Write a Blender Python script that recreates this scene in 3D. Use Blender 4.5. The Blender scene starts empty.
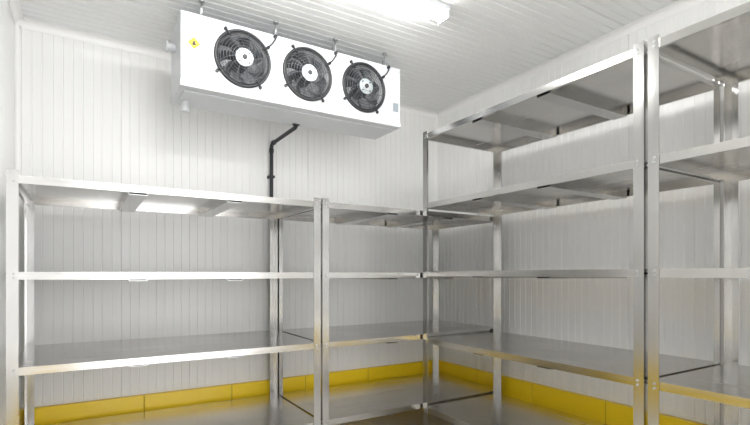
import bpy, bmesh, math, random
from mathutils import Vector, Matrix
random.seed(3)
sc = bpy.context.scene
sc.view_settings.view_transform = 'Standard'
sc.view_settings.look = 'None'
CAMZ = 1.0
XL, XR, YB, YF, ZC = -0.297, 2.424, 3.0, -1.3, 2.288

# ------------------------------------------------------------ materials
def new_mat(name):
    m = bpy.data.materials.new(name); m.use_nodes = True
    return m, m.node_tree, m.node_tree.nodes['Principled BSDF']
def simple(name, col, rough=0.5, metal=0.0, noise=0.0, nscale=8.0, bump=0.0, coat=0.0):
    m, nt, b = new_mat(name)
    b.inputs['Base Color'].default_value = (*col, 1)
    b.inputs['Roughness'].default_value = rough
    b.inputs['Metallic'].default_value = metal
    b.inputs['Coat Weight'].default_value = coat
    tc = nt.nodes.new('ShaderNodeTexCoord')
    n = nt.nodes.new('ShaderNodeTexNoise'); n.inputs['Scale'].default_value = nscale
    n.inputs['Detail'].default_value = 4
    nt.links.new(tc.outputs['Object'], n.inputs['Vector'])
    if noise > 0:
        r = nt.nodes.new('ShaderNodeValToRGB')
        r.color_ramp.elements[0].position = 0.3; r.color_ramp.elements[1].position = 0.7
        r.color_ramp.elements[0].color = (*[c*(1-noise) for c in col], 1)
        r.color_ramp.elements[1].color = (*[min(1, c*(1+noise)) for c in col], 1)
        nt.links.new(n.outputs['Fac'], r.inputs['Fac'])
        nt.links.new(r.outputs['Color'], b.inputs['Base Color'])
    if bump > 0:
        bp = nt.nodes.new('ShaderNodeBump'); bp.inputs['Strength'].default_value = bump
        bp.inputs['Distance'].default_value = 0.002
        nt.links.new(n.outputs['Fac'], bp.inputs['Height'])
        nt.links.new(bp.outputs['Normal'], b.inputs['Normal'])
    return m
def steel(name, col, stretch, r0=0.14, r1=0.24, bump=0.012):
    m, nt, b = new_mat(name)
    b.inputs['Metallic'].default_value = 1.0
    tc = nt.nodes.new('ShaderNodeTexCoord')
    mp = nt.nodes.new('ShaderNodeMapping'); mp.inputs['Scale'].default_value = stretch
    n = nt.nodes.new('ShaderNodeTexNoise'); n.inputs['Scale'].default_value = 1.0
    n.inputs['Detail'].default_value = 4
    nt.links.new(tc.outputs['Object'], mp.inputs['Vector']); nt.links.new(mp.outputs['Vector'], n.inputs['Vector'])
    n2 = nt.nodes.new('ShaderNodeTexNoise'); n2.inputs['Scale'].default_value = 2.5; n2.inputs['Detail'].default_value = 2
    nt.links.new(tc.outputs['Object'], n2.inputs['Vector'])
    mr = nt.nodes.new('ShaderNodeMapRange'); mr.inputs['To Min'].default_value = r0; mr.inputs['To Max'].default_value = r1
    mr.inputs['From Min'].default_value = 0.3; mr.inputs['From Max'].default_value = 0.7
    nt.links.new(n.outputs['Fac'], mr.inputs['Value']); nt.links.new(mr.outputs['Result'], b.inputs['Roughness'])
    r = nt.nodes.new('ShaderNodeValToRGB')
    r.color_ramp.elements[0].position = 0.35; r.color_ramp.elements[1].position = 0.65
    r.color_ramp.elements[0].color = (*[c*0.92 for c in col], 1); r.color_ramp.elements[1].color = (*[min(1, c*1.07) for c in col], 1)
    nt.links.new(n2.outputs['Fac'], r.inputs['Fac']); nt.links.new(r.outputs['Color'], b.inputs['Base Color'])
    bp = nt.nodes.new('ShaderNodeBump'); bp.inputs['Strength'].default_value = bump; bp.inputs['Distance'].default_value = 0.001
    nt.links.new(n.outputs['Fac'], bp.inputs['Height']); nt.links.new(bp.outputs['Normal'], b.inputs['Normal'])
    return m
def emit(name, col, s):
    m, nt, b = new_mat(name)
    b.inputs['Base Color'].default_value = (*col, 1)
    b.inputs['Emission Color'].default_value = (*col, 1)
    b.inputs['Emission Strength'].default_value = s
    return m

M_wall = simple('wall_panel_white', (0.895, 0.895, 0.885), 0.30, noise=0.004, nscale=1.0)
M_ceil = simple('ceiling_panel_white', (0.83, 0.845, 0.845), 0.28, noise=0.004, nscale=1.0)
M_trim = simple('trim_white_pvc', (0.92, 0.92, 0.91), 0.35)
M_floor = simple('floor_resin', (0.66, 0.64, 0.61), 0.40, noise=0.06, nscale=40, bump=0.2)
M_yel = simple('yellow_curb', (1.0, 0.69, 0.012), 0.35, noise=0.02, nscale=6, coat=0.2)
M_joint = simple('joint_sealant', (0.45, 0.33, 0.03), 0.6)
M_post = steel('steel_post', (0.53, 0.525, 0.515), (40, 40, 1.5))
M_lip = steel('steel_shelf_edge', (0.58, 0.57, 0.555), (4, 4, 70))
M_dx = steel('steel_deck_along_x', (0.64, 0.625, 0.605), (1.0, 40, 40), 0.20, 0.28, 0.006)
M_dy = steel('steel_deck_along_y', (0.64, 0.625, 0.605), (40, 1.0, 40), 0.20, 0.28, 0.006)
M_black = simple('black_plastic', (0.018, 0.019, 0.022), 0.4, bump=0.05)
M_wire = simple('guard_wire', (0.10, 0.105, 0.115), 0.3, metal=0.3)
M_pipe = simple('drain_pipe_dark', (0.018, 0.02, 0.026), 0.5)
M_unit = simple('unit_white_enamel', (0.62, 0.64, 0.665), 0.30, noise=0.006)
M_fin = simple('coil_fins', (0.72, 0.73, 0.75), 0.45)
M_hub = simple('motor_silver', (0.38, 0.42, 0.44), 0.35, metal=0.5)
M_duct = simple('duct_grey', (0.72, 0.73, 0.75), 0.4)
M_blade = simple('fan_blade_dark', (0.045, 0.048, 0.055), 0.28)
M_gal = simple('galvanised', (0.5, 0.51, 0.52), 0.4, metal=0.9, noise=0.1, nscale=60)
M_warn = simple('sticker_yellow', (0.75, 0.56, 0.02), 0.5)
M_ink = simple('sticker_ink', (0.03, 0.03, 0.03), 0.5)
M_lab = simple('label_grey', (0.28, 0.32, 0.35), 0.5)
M_lamp = emit('lamp_diffuser', (1.0, 0.99, 0.97), 36.0)

# ------------------------------------------------------------ mesh helpers
class B:
    def __init__(s): s.bm = bmesh.new(); s.mats = []
    def mi(s, m):
        if m not in s.mats: s.mats.append(m)
        return s.mats.index(m)
    def box(s, x0, x1, y0, y1, z0, z1, m):
        i = s.mi(m)
        v = [s.bm.verts.new(p) for p in ((x0,y0,z0),(x1,y0,z0),(x1,y1,z0),(x0,y1,z0),(x0,y0,z1),(x1,y0,z1),(x1,y1,z1),(x0,y1,z1))]
        for f in ((0,3,2,1),(4,5,6,7),(0,1,5,4),(1,2,6,5),(2,3,7,6),(3,0,4,7)):
            s.bm.faces.new([v[k] for k in f]).material_index = i
    def quad(s, pts, m, smooth=False):
        f = s.bm.faces.new([s.bm.verts.new(p) for p in pts]); f.material_index = s.mi(m); f.smooth = smooth
    def cyl(s, a, b, r, m, n=20, r2=None, caps=True):
        a = Vector(a); b = Vector(b); d = (b-a).normalized()
        u = d.orthogonal().normalized(); w = d.cross(u); r2 = r if r2 is None else r2
        i = s.mi(m); A = []; C = []
        for k in range(n):
            t = 2*math.pi*k/n; o = u*math.cos(t)+w*math.sin(t)
            A.append(s.bm.verts.new(a+o*r)); C.append(s.bm.verts.new(b+o*r2))
        for k in range(n):
            f = s.bm.faces.new((A[k], A[(k+1)%n], C[(k+1)%n], C[k])); f.material_index = i; f.smooth = True
        if caps:
            s.bm.faces.new(A[::-1]).material_index = i; s.bm.faces.new(C).material_index = i
    def tube(s, pts, r, m, n=10, closed=False):
        pts = [Vector(p) for p in pts]; i = s.mi(m); rings = []; N = len(pts); prev = None
        for k, p in enumerate(pts):
            if closed: d = (pts[(k+1)%N]-pts[k-1]).normalized()
            else: d = (pts[min(k+1, N-1)]-pts[max(k-1, 0)]).normalized()
            if prev is None: u = d.orthogonal().normalized()
            else: u = (prev - d*prev.dot(d)).normalized()
            prev = u; w = d.cross(u)
            rings.append([s.bm.verts.new(p+(u*math.cos(2*math.pi*j/n)+w*math.sin(2*math.pi*j/n))*r) for j in range(n)])
        for k in range(N if closed else N-1):
            a, b = rings[k], rings[(k+1)%N]
            for j in range(n):
                f = s.bm.faces.new((a[j], a[(j+1)%n], b[(j+1)%n], b[j])); f.material_index = i; f.smooth = True
        if not closed:
            s.bm.faces.new(rings[0][::-1]).material_index = i; s.bm.faces.new(rings[-1]).material_index = i
    def obj(s, name, parent=None, bevel=0):
        bmesh.ops.recalc_face_normals(s.bm, faces=s.bm.faces)
        me = bpy.data.meshes.new(name); s.bm.to_mesh(me); s.bm.free()
        for m in s.mats: me.materials.append(m)
        o = bpy.data.objects.new(name, me); sc.collection.objects.link(o)
        if parent: o.parent = parent
        if bevel:
            md = o.modifiers.new('bevel', 'BEVEL'); md.width = bevel; md.segments = 2; md.limit_method = 'ANGLE'; md.angle_limit = math.radians(40)
        return o
def empty(name):
    e = bpy.data.objects.new(name, None); sc.collection.objects.link(e); return e

# ------------------------------------------------------------ ribbed sandwich panels (true grooves)
def ribbed_into(b, origin, uvec, vvec, nvec, L, H, m, pitch=0.045, gw=0.007, gd=0.003, panel=1.12, th=0.08, start=0.0):
    """u: across ribs, v: along ribs, n: into the wall (away from room)"""
    i = b.mi(m)
    o, u, v, n = Vector(origin), Vector(uvec), Vector(vvec), Vector(nvec)
    prof = [(0, 0)]; x = pitch*0.5+start; k = 0
    while x < L-0.02:
        big = (k % int(round(panel/pitch)) == 10)
        w = gw*(1.3 if big else 1); d = gd*(2.2 if big else 1)
        prof += [(x-w/2, 0), (x-w/4, d), (x+w/4, d), (x+w/2, 0)]
        x += pitch; k += 1
    prof.append((L, 0))
    vs = []
    for (a, d) in prof:
        p = o+u*a+n*d; vs.append((b.bm.verts.new(p), b.bm.verts.new(p+v*H)))
    for k in range(len(vs)-1):
        b.bm.faces.new((vs[k][0], vs[k+1][0], vs[k+1][1], vs[k][1])).material_index = i
    q = [o+n*0.014, o+u*L+n*0.014, o+u*L+v*H+n*0.014, o+v*H+n*0.014]
    A = [b.bm.verts.new(p) for p in q]; C = [b.bm.verts.new(p+n*th) for p in q]
    b.bm.faces.new(A); b.bm.faces.new(C)
    for k in range(4): b.bm.faces.new((A[k], A[(k+1)%4], C[(k+1)%4], C[k]))
def ribbed(name, *a, **k):
    b = B(); ribbed_into(b, *a, **k); return b.obj(name)
ribbed('wall_back', (XL, YB, 0), (1,0,0), (0,0,1), (0,1,0), XR-XL, ZC, M_wall)
ribbed('wall_right', (XR, YF, 0), (0,1,0), (0,0,1), (1,0,0), YB-YF, ZC, M_wall)
ribbed('wall_left', (XL, YF, 0), (0,1,0), (0,0,1), (-1,0,0), YB-YF, ZC, M_wall)
ribbed('ceiling', (XL, YF, ZC), (0,1,0), (1,0,0), (0,0,1), YB-YF, XR-XL, M_ceil, pitch=0.05, gw=0.010, gd=0.004)
# unseen front wall, its wide open doorway added to let in fill light
DX0, DX1, DZ = 0.0, 1.7, 2.05
b = B()
ribbed_into(b, (XL, YF, 0), (1,0,0), (0,0,1), (0,-1,0), DX0-XL, ZC, M_wall)
ribbed_into(b, (DX1, YF, 0), (1,0,0), (0,0,1), (0,-1,0), XR-DX1, ZC, M_wall)
ribbed_into(b, (DX0, YF, DZ), (1,0,0), (0,0,1), (0,-1,0), DX1-DX0, ZC-DZ, M_wall)
b.obj('wall_front')
b = B()
for (a0, a1, z0, z1) in ((DX0-0.05, DX0+0.012, 0, DZ+0.05), (DX1-0.012, DX1+0.05, 0, DZ+0.05), (DX0+0.012, DX1-0.012, DZ-0.012, DZ+0.05)):
    b.box(a0, a1, YF+0.0005, YF+0.02, z0, z1, M_trim)
b.obj('fill_doorway_frame_1')
b = B(); b.box(XL-0.09, XR+0.09, YF-0.09, YB+0.09, -0.1, 0.0, M_floor); b.obj('floor')

# cove trims (quarter-round PVC)
def cove(name, p0, p1, a, c, r=0.028):
    b = B(); i = b.mi(M_trim); p0, p1, a, c = map(Vector, (p0, p1, a, c))
    prof = [(0.0005, 0.0005), (r*1.35, 0.0005), (r*1.35, 0.003), (r, 0.003)]
    for k in range(1, 6):
        t = math.pi/2*k/6; prof.append((r-(r-0.003)*math.sin(t), r-(r-0.003)*math.cos(t)))
    prof += [(0.003, r), (0.003, r*1.35), (0.0005, r*1.35)]
    A = [b.bm.verts.new(p0+a*x+c*y) for x, y in prof]; C = [b.bm.verts.new(p1+a*x+c*y) for x, y in prof]
    for k in range(len(prof)):
        f = b.bm.faces.new((A[k], A[(k+1)%len(prof)], C[(k+1)%len(prof)], C[k])); f.material_index = i
    b.bm.faces.new(A); b.bm.faces.new(C)
    b.obj(name)
cove('trim_1', (XL, YB, ZC), (XR, YB, ZC), (0,-1,0), (0,0,-1))
cove('trim_2', (XR, YF, ZC), (XR, YB, ZC), (-1,0,0), (0,0,-1))
cove('trim_3', (XL, YF, ZC), (XL, YB, ZC), (1,0,0), (0,0,-1))
cove('trim_4', (XR, YB, 0.32), (XR, YB, ZC), (-1,0,0), (0,-1,0), 0.018)
cove('trim_5', (XL, YB, 0.32), (XL, YB, ZC), (1,0,0), (0,-1,0), 0.018)

# yellow curb
KT, KH = 0.035, 0.315
def curb(name, axis, lo, hi, seams):
    b = B(); s = [lo]+sorted(q for q in seams if lo < q < hi)+[hi]
    for k in range(len(s)-1):
        g = 0.0018
        if axis == 'x': b.box(s[k]+g, s[k+1]-g, YB-KT, YB-0.0005, 0, KH, M_yel)
        elif axis == 'y': b.box(XR-KT, XR-0.0005, s[k]+g, s[k+1]-g, 0, KH, M_yel)
        else: b.box(XL+0.0005, XL+KT, s[k]+g, s[k+1]-g, 0, KH, M_yel)
    if axis == 'x': b.box(lo, hi, YB-KT+0.003, YB-0.001, 0, KH-0.003, M_joint)
    elif axis == 'y': b.box(XR-KT+0.003, XR-0.001, lo, hi, 0, KH-0.003, M_joint)
    else: b.box(XL+0.001, XL+KT-0.003, lo, hi, 0, KH-0.003, M_joint)
    b.obj(name, bevel=0.0025)
curb('baseboard_back', 'x', XL+KT, XR-KT, [-0.2+0.49*k for k in range(1, 6)])
curb('baseboard_right', 'y', YF, YB, [YB-0.49*k for k in range(1, 9)])
curb('baseboard_left', 'l', YF, YB, [YB-0.49*k for k in range(1, 9)])

# ------------------------------------------------------------ shelving racks
PW, PT = 0.038, 0.003
def rack(x0, x1, y0, y1, top, decks, front, dmat):
    b = B()
    for sx in (0, 1):
        for sy in (0, 1):
            X = x1 if sx else x0; Y = y1 if sy else y0
            dx = -1 if sx else 1; dy = -1 if sy else 1
            xa, xb = sorted((X, X+dx*PW)); ya, yb = sorted((Y, Y+dy*PT))
            b.box(xa, xb, ya, yb, 0.012, top, M_post)
            xa, xb = sorted((X, X+dx*PT)); ya, yb = sorted((Y+dy*PT, Y+dy*PW))
            b.box(xa, xb, ya, yb, 0.012, top, M_post)
            xa, xb = sorted((X-dx*0.001, X+dx*(PW+0.002))); ya, yb = sorted((Y-dy*0.001, Y+dy*(PW+0.002)))
            b.box(xa, xb, ya, yb, 0, 0.016, M_black)
            for z in decks:
                for zz in (z-0.008, z-0.024):
                    cy = Y; cx = X+dx*PW*0.6
                    b.cyl((cx, cy, zz), (cx, cy-dy*0.003, zz), 0.0045, M_gal, n=6)
                    cx = X; cy2 = Y+dy*PW*0.6
                    b.cyl((cx, cy2, zz), (cx-dx*0.003, cy2, zz), 0.0045, M_gal, n=6)
    e = PT+0.0005; t = 0.0016; h = 0.030
    ax0, ax1, ay0, ay1 = x0+e, x1-e, y0+e, y1-e
    for z in decks:
        b.box(ax0, ax1, ay0, ay1, z-t, z, dmat)
        b.box(ax0, ax1, ay0, ay0+t, z-h, z-t, M_lip); b.box(ax0, ax1, ay1-t, ay1, z-h, z-t, M_lip)
        b.box(ax0, ax0+t, ay0+t, ay1-t, z-h, z-t, M_lip); b.box(ax1-t, ax1, ay0+t, ay1-t, z-h, z-t, M_lip)
        rt = 0.014
        b.box(ax0+t, ax1-t, ay0+t, ay0+rt, z-h, z-h+t, M_lip); b.box(ax0+t, ax1-t, ay1-rt, ay1-t, z-h, z-h+t, M_lip)
        b.box(ax0+t, ax0+rt, ay0+rt, ay1-rt, z-h, z-h+t, M_lip); b.box(ax1-rt, ax1-t, ay0+rt, ay1-rt, z-h, z-h+t, M_lip)
        for fr in (0.345, 0.665):
            w = 0.036
            if front == 'y':
                c = ax0+(ax1-ax0)*fr
                b.box(c-w, c+w, ay0+rt, ay1-rt, z-0.038, z-0.036, M_post)
                b.box(c-w, c-w+t, ay0+rt, ay1-rt, z-0.036, z-t, M_post); b.box(c+w-t, c+w, ay0+rt, ay1-rt, z-0.036, z-t, M_post)
            else:
                c = ay0+(ay1-ay0)*fr
                b.box(ax0+rt, ax1-rt, c-w, c+w, z-0.038, z-0.036, M_post)
                b.box(ax0+rt, ax1-rt, c-w, c-w+t, z-0.036, z-t, M_post); b.box(ax0+rt, ax1-rt, c+w-t, c+w, z-0.036, z-t, M_post)
    o = b.obj('stainless_shelving_rack')
    return o
lowdecks = [CAMZ+v for v in (0.376, 0.008, -0.357, -0.765)]
hidecks = [CAMZ+v for v in (0.819, 0.414, 0.018, -0.375, -0.778)]
rack(-0.250, 1.046, 2.245, 2.925, CAMZ+0.395, lowdecks, 'y', M_dx)
rack(1.056, 2.352, 2.245, 2.925, CAMZ+0.395, lowdecks, 'y', M_dx)
rack(1.700, 2.310, 0.942, 2.235, CAMZ+0.832, hidecks, 'x', M_dy)
rack(1.700, 2.310, -0.365, 0.928, CAMZ+0.832, hidecks, 'x', M_dy)

# ------------------------------------------------------------ evaporator unit
U = empty('evaporator_cooling_unit')
ux0, ux1, uy0, uy1 = 0.375, 1.580, 2.298, 2.575
uz0, uz1 = CAMZ+0.8625, CAMZ+1.200
FX = [0.6585, 0.9975, 1.3365]; FZ = CAMZ+1.0425; FR = 0.130
b = B()
N = 48; cellb = [ux0, (FX[0]+FX[1])/2, (FX[1]+FX[2])/2, ux1]
for k in range(3):
    cx = FX[k]; l, r = cellb[k], cellb[k+1]; zb, zt = uz0, uz1
    angs = sorted([2*math.pi*j/N for j in range(N)] + [math.atan2(z-FZ, x-cx) % (2*math.pi) for x in (l, r) for z in (zb, zt)])
    out, inn, dk = [], [], []
    for a in angs:
        c, s_ = math.cos(a), math.sin(a); ts = []
        if c > 1e-9: ts.append((r-cx)/c)
        if c < -1e-9: ts.append((l-cx)/c)
        if s_ > 1e-9: ts.append((zt-FZ)/s_)
        if s_ < -1e-9: ts.append((zb-FZ)/s_)
        t = min(ts)
        out.append(b.bm.verts.new((cx+c*t, uy0, FZ+s_*t))); inn.append(b.bm.verts.new((cx+c*FR, uy0, FZ+s_*FR)))
        dk.append(b.bm.verts.new((cx+c*FR, uy0+0.10, FZ+s_*FR)))
    n = len(angs); iu, idd = b.mi(M_unit), b.mi(M_duct)
    for j in range(n):
        q = (j+1) % n
        b.bm.faces.new((out[j], out[q], inn[q], inn[j])).material_index = iu
        f = b.bm.faces.new((inn[j], inn[q], dk[q], dk[j])); f.material_index = idd; f.smooth = True
T = 0.004
b.box(ux0, ux1, uy0+0.001, uy1, uz1-T, uz1, M_unit)
b.box(ux0, ux0+T, uy0+0.001, uy1, uz0, uz1-T, M_unit); b.box(ux1-T, ux1, uy0+0.001, uy1, uz0, uz1-T, M_unit)
b.obj('cabinet', U)
b = B(); b.box(ux0+0.07, ux1-0.07, uy0+0.13, uy1-0.02, uz0+0.02, uz1-0.01, M_fin)
x = ux0+0.072
while x < ux1-0.072:
    b.box(x, x+0.0015, uy0+0.122, uy0+0.13, uz0+0.03, uz1-0.015, M_fin); x += 0.010
b.box(ux0+T, ux0+0.07, uy0+0.11, uy1-0.01, uz0+0.01, uz1-T, M_duct); b.box(ux1-0.07, ux1-T, uy0+0.11, uy1-0.01, uz0+0.01, uz1-T, M_duct)
b.obj('coil', U)
b = B()
b.box(ux0-0.004, ux1+0.004, uy0-0.006, uy1+0.010, uz0-0.006, uz0, M_unit)
b.box(ux0-0.004, ux1+0.004, uy0-0.006, uy0-0.002, uz0, uz0+0.022, M_unit)
b.box(ux0-0.004, ux1+0.004, uy1+0.006, uy1+0.010, uz0, uz0+0.03, M_unit)
b.box(ux0-0.004, ux0-0.0005, uy0-0.002, uy1+0.006, uz0, uz0+0.022, M_unit)
b.box(ux1+0.0005, ux1+0.004, uy0-0.002, uy1+0.006, uz0, uz0+0.022, M_unit)
b.box(ux0+0.02, ux1-0.02, uy0+0.05, uy1-0.05, uz0-0.012, uz0-0.006, M_unit)
b.obj('drip_tray', U, bevel=0.0015)
for k, cx in enumerate(FX):
    b = B()
    def P(r, a, y): return (cx+r*math.cos(a), uy0+y, FZ+r*math.sin(a))
    ring = lambda r, y, rr, m, n=8: b.tube([P(r, 2*math.pi*j/40, y) for j in range(40)], rr, m, n=n, closed=True)
    ring(FR+0.002, -0.004, 0.0070, M_black, 10)
    ring(FR-0.008, -0.006, 0.003, M_black)
    for r_, y_ in ((0.112, -0.012), (0.098, -0.016), (0.084, -0.019), (0.070, -0.021), (0.056, -0.022), (0.046, -0.023)):
        ring(r_, y_, 0.0014, M_wire, 6)
    for j in range(12):
        a = 2*math.pi*j/12
        pts = [P(0.040+(FR-0.040)*t/6, a+0.35*(t/6), -0.023+0.018*(t/6)**2) for t in range(7)]
        b.tube(pts, 0.0014, M_wire, n=6)
    b.cyl(P(0, 0, -0.020), P(0, 0, -0.025), 0.042, M_hub, n=28)
    b.obj('fan_guard', U)
    b = B()
    b.cyl(P(0, 0, 0.085), P(0, 0, -0.014), 0.040, M_pipe, n=28)
    b.cyl(P(0, 0, -0.0255), P(0, 0, -0.029), 0.024, M_gal, n=24)
    b.cyl(P(0, 0, -0.029), P(0, 0, -0.034), 0.012, M_pipe, n=16)
    for j in range(4):
        a = math.pi/4+j*math.pi/2
        b.cyl(P(0.033, a, -0.0255), P(0.033, a, -0.029), 0.004, M_pipe, n=8)
    b.obj('motor', U)
    b = B(); ib = b.mi(M_blade); nb = 7
    for j in range(nb):
        a0 = 2*math.pi*j/nb+k*0.4; R, C = 7, 5; g = []
        for r in range(R+1):
            fr = r/R; rad = 0.039+(0.120-0.039)*fr; half = 0.22+0.04*math.sin(fr*math.pi); sweep = 0.55*fr**1.5
            row = []
            for c in range(C+1):
                fc = c/C-0.5
                row.append(b.bm.verts.new(P(rad, a0+sweep+fc*2*half, 0.035+fc*0.045*(1-0.3*fr)+0.01*fc*fc)))
            g.append(row)
        for r in range(R):
            for c in range(C):
                f = b.bm.faces.new((g[r][c], g[r][c+1], g[r+1][c+1], g[r+1][c])); f.material_index = ib; f.smooth = True
    o = b.obj('fan_blades', U); md = o.modifiers.new('solid', 'SOLIDIFY'); md.thickness = 0.002
    b = B()
    for a in (0.6, 0.6+math.pi/2, 0.6+math.pi, 0.6+1.5*math.pi):
        b.cyl(P(0.112, a, -0.013), P(0.150, a, -0.006), 0.005, M_black, n=8)
        b.cyl(P(0.150, a, -0.010), P(0.150, a, -0.0005), 0.008, M_black, n=10)
    pts = [P(0.150, 0.6, -0.008), (cx+0.142, uy0-0.012, FZ+0.105), (cx+0.158, uy0-0.012, FZ+0.13), (cx+0.160, uy0-0.006, FZ+0.150)]
    b.tube(pts, 0.0035, M_black, n=8)
    b.cyl((cx+0.160, uy0-0.012, FZ+0.148), (cx+0.160, uy0-0.0005, FZ+0.148), 0.009, M_pipe, n=10)
    b.obj('guard_clamps', U)
b = B()
for hx in (ux0+0.09, (FX[0]+FX[1])/2, (FX[1]+FX[2])/2, ux1-0.09):
    for hy in (uy0+0.035, uy1-0.04):
        b.box(hx-0.02, hx+0.02, hy-0.015, hy+0.015, uz1, uz1+0.004, M_gal)
        b.box(hx-0.003, hx+0.003, hy-0.015, hy+0.015, uz1+0.004, uz1+0.045, M_gal)
        b.cyl((hx+0.008, hy, uz1+0.02), (hx+0.008, hy, ZC-0.006), 0.0045, M_gal, n=10)
        b.cyl((hx-0.006, hy, uz1+0.028), (hx+0.014, hy, uz1+0.028), 0.008, M_gal, n=6)
        b.cyl((hx+0.008, hy, ZC-0.008), (hx+0.008, hy, ZC), 0.014, M_gal, n=16)
b.obj('ceiling_hangers', U)
b = B()
for sx in (ux0+0.012, cellb[1], cellb[2], ux1-0.012):
    for z in (uz0+0.045, uz1-0.02):
        b.cyl((sx, uy0, z), (sx, uy0-0.002, z), 0.004, M_gal, n=8)
b.obj('screws', U)
b = B(); y = uy0-0.0012; sx, sz, s_ = 0.432, CAMZ+1.062, 0.028
b.quad([(sx-s_, y, sz), (sx, y, sz-s_), (sx+s_, y, sz), (sx, y, sz+s_)], M_warn)
y -= 0.0006
b.quad([(sx-0.010, y, sz-0.010), (sx+0.010, y, sz-0.010), (sx+0.001, y, sz+0.013), (sx-0.001, y, sz+0.013)], M_ink)
b.obj('warning_sticker', U)
b = B(); b.box(ux1-0.050, ux1-0.012, uy0-0.0015, uy0-0.0003, CAMZ+0.945, CAMZ+0.995, M_lab); b.obj('rating_plate', U)
b = B()
b.cyl((ux0, 2.45, CAMZ+1.085), (ux0-0.035, 2.45, CAMZ+1.085), 0.020, M_unit); b.cyl((ux0-0.035, 2.45, CAMZ+1.085), (ux0-0.042, 2.45, CAMZ+1.085), 0.026, M_unit)
b.cyl((0.425, 2.49, uz0-0.006), (0.425, 2.49, uz0-0.055), 0.018, M_unit); b.cyl((0.425, 2.49, uz0-0.040), (0.425, 2.49, uz0-0.062), 0.023, M_unit)
b.obj('side_fittings', U, bevel=0.001)

# drain pipe
b = B(); px, pz = 1.032, CAMZ+0.838; r = 0.03; wy = 2.962
b.tube([(px, 2.545, uz0-0.006), (px, 2.545, pz+0.012), (px, 2.552, pz+0.003), (px, 2.565, pz)] +
       [(px, wy-r, pz)] + [(px, wy-r+r*math.sin(t*math.pi/12), pz-r+r*math.cos(t*math.pi/12)) for t in range(1, 7)] +
       [(px, wy, pz-0.3), (px, wy, KH+0.1), (px, wy-0.004, KH+0.05), (px, wy-0.018, KH+0.01), (px, wy-0.020, 0.0)], 0.0115, M_pipe, n=14)
b.cyl((px, wy-0.055, pz), (px, wy-0.03, pz), 0.0150, M_pipe); b.cyl((px, wy, pz-0.03), (px, wy, pz-0.055), 0.0150, M_pipe)
b.cyl((px, 2.545, uz0-0.006), (px, 2.545, uz0-0.014), 0.02, M_pipe)
for z in (1.62, 1.0, 0.6):
    b.box(px-0.018, px+0.018, wy-0.014, YB-0.002, z, z+0.014, M_pipe)
b.obj('drain_pipe')

# ------------------------------------------------------------ ceiling luminaires
def lamp(x0, x1, y):
    E = empty('ceiling_light')
    b = B(); w = 0.040
    b.box(x0, x1, y-w-0.006, y+w+0.006, ZC-0.020, ZC, M_unit)
    b.box(x0, x0+0.010, y-w, y+w, ZC-0.058, ZC-0.020, M_unit); b.box(x1-0.010, x1, y-w, y+w, ZC-0.058, ZC-0.020, M_unit)
    b.obj('housing', E, bevel=0.003)
    b = B(); i = b.mi(M_lamp); n = 12; A = []; C = []
    for k in range(n+1):
        t = math.pi*k/n; yy = y-(w-0.002)*math.cos(t); zz = ZC-0.020-0.036*math.sin(t)**0.8
        A.append(b.bm.verts.new((x0+0.010, yy, zz))); C.append(b.bm.verts.new((x1-0.010, yy, zz)))
    for k in range(n):
        f = b.bm.faces.new((A[k], A[k+1], C[k+1], C[k])); f.material_index = i; f.smooth = True
    b.obj('diffuser', E)
lamp(0.25, 1.50, 1.80)
lamp(0.25, 1.50, 0.45)
lamp(0.25, 1.50, -0.75)

# world: bright neutral fill light, let in through the added open doorway
w = bpy.data.worlds.new('w'); sc.world = w; w.use_nodes = True
w.node_tree.nodes['Background'].inputs['Color'].default_value = (0.97, 0.98, 1.0, 1)
w.node_tree.nodes['Background'].inputs['Strength'].default_value = 4.8

# camera
cd = bpy.data.cameras.new('camera'); cam = bpy.data.objects.new('camera', cd); sc.collection.objects.link(cam)
cd.sensor_width = 36; cd.lens = 475/750*36; cd.shift_y = 61.5/750; cd.clip_start = 0.02
cam.location = (0, 0, CAMZ); cam.rotation_euler = (math.radians(90), 0, math.radians(-31.5))
sc.camera = cam
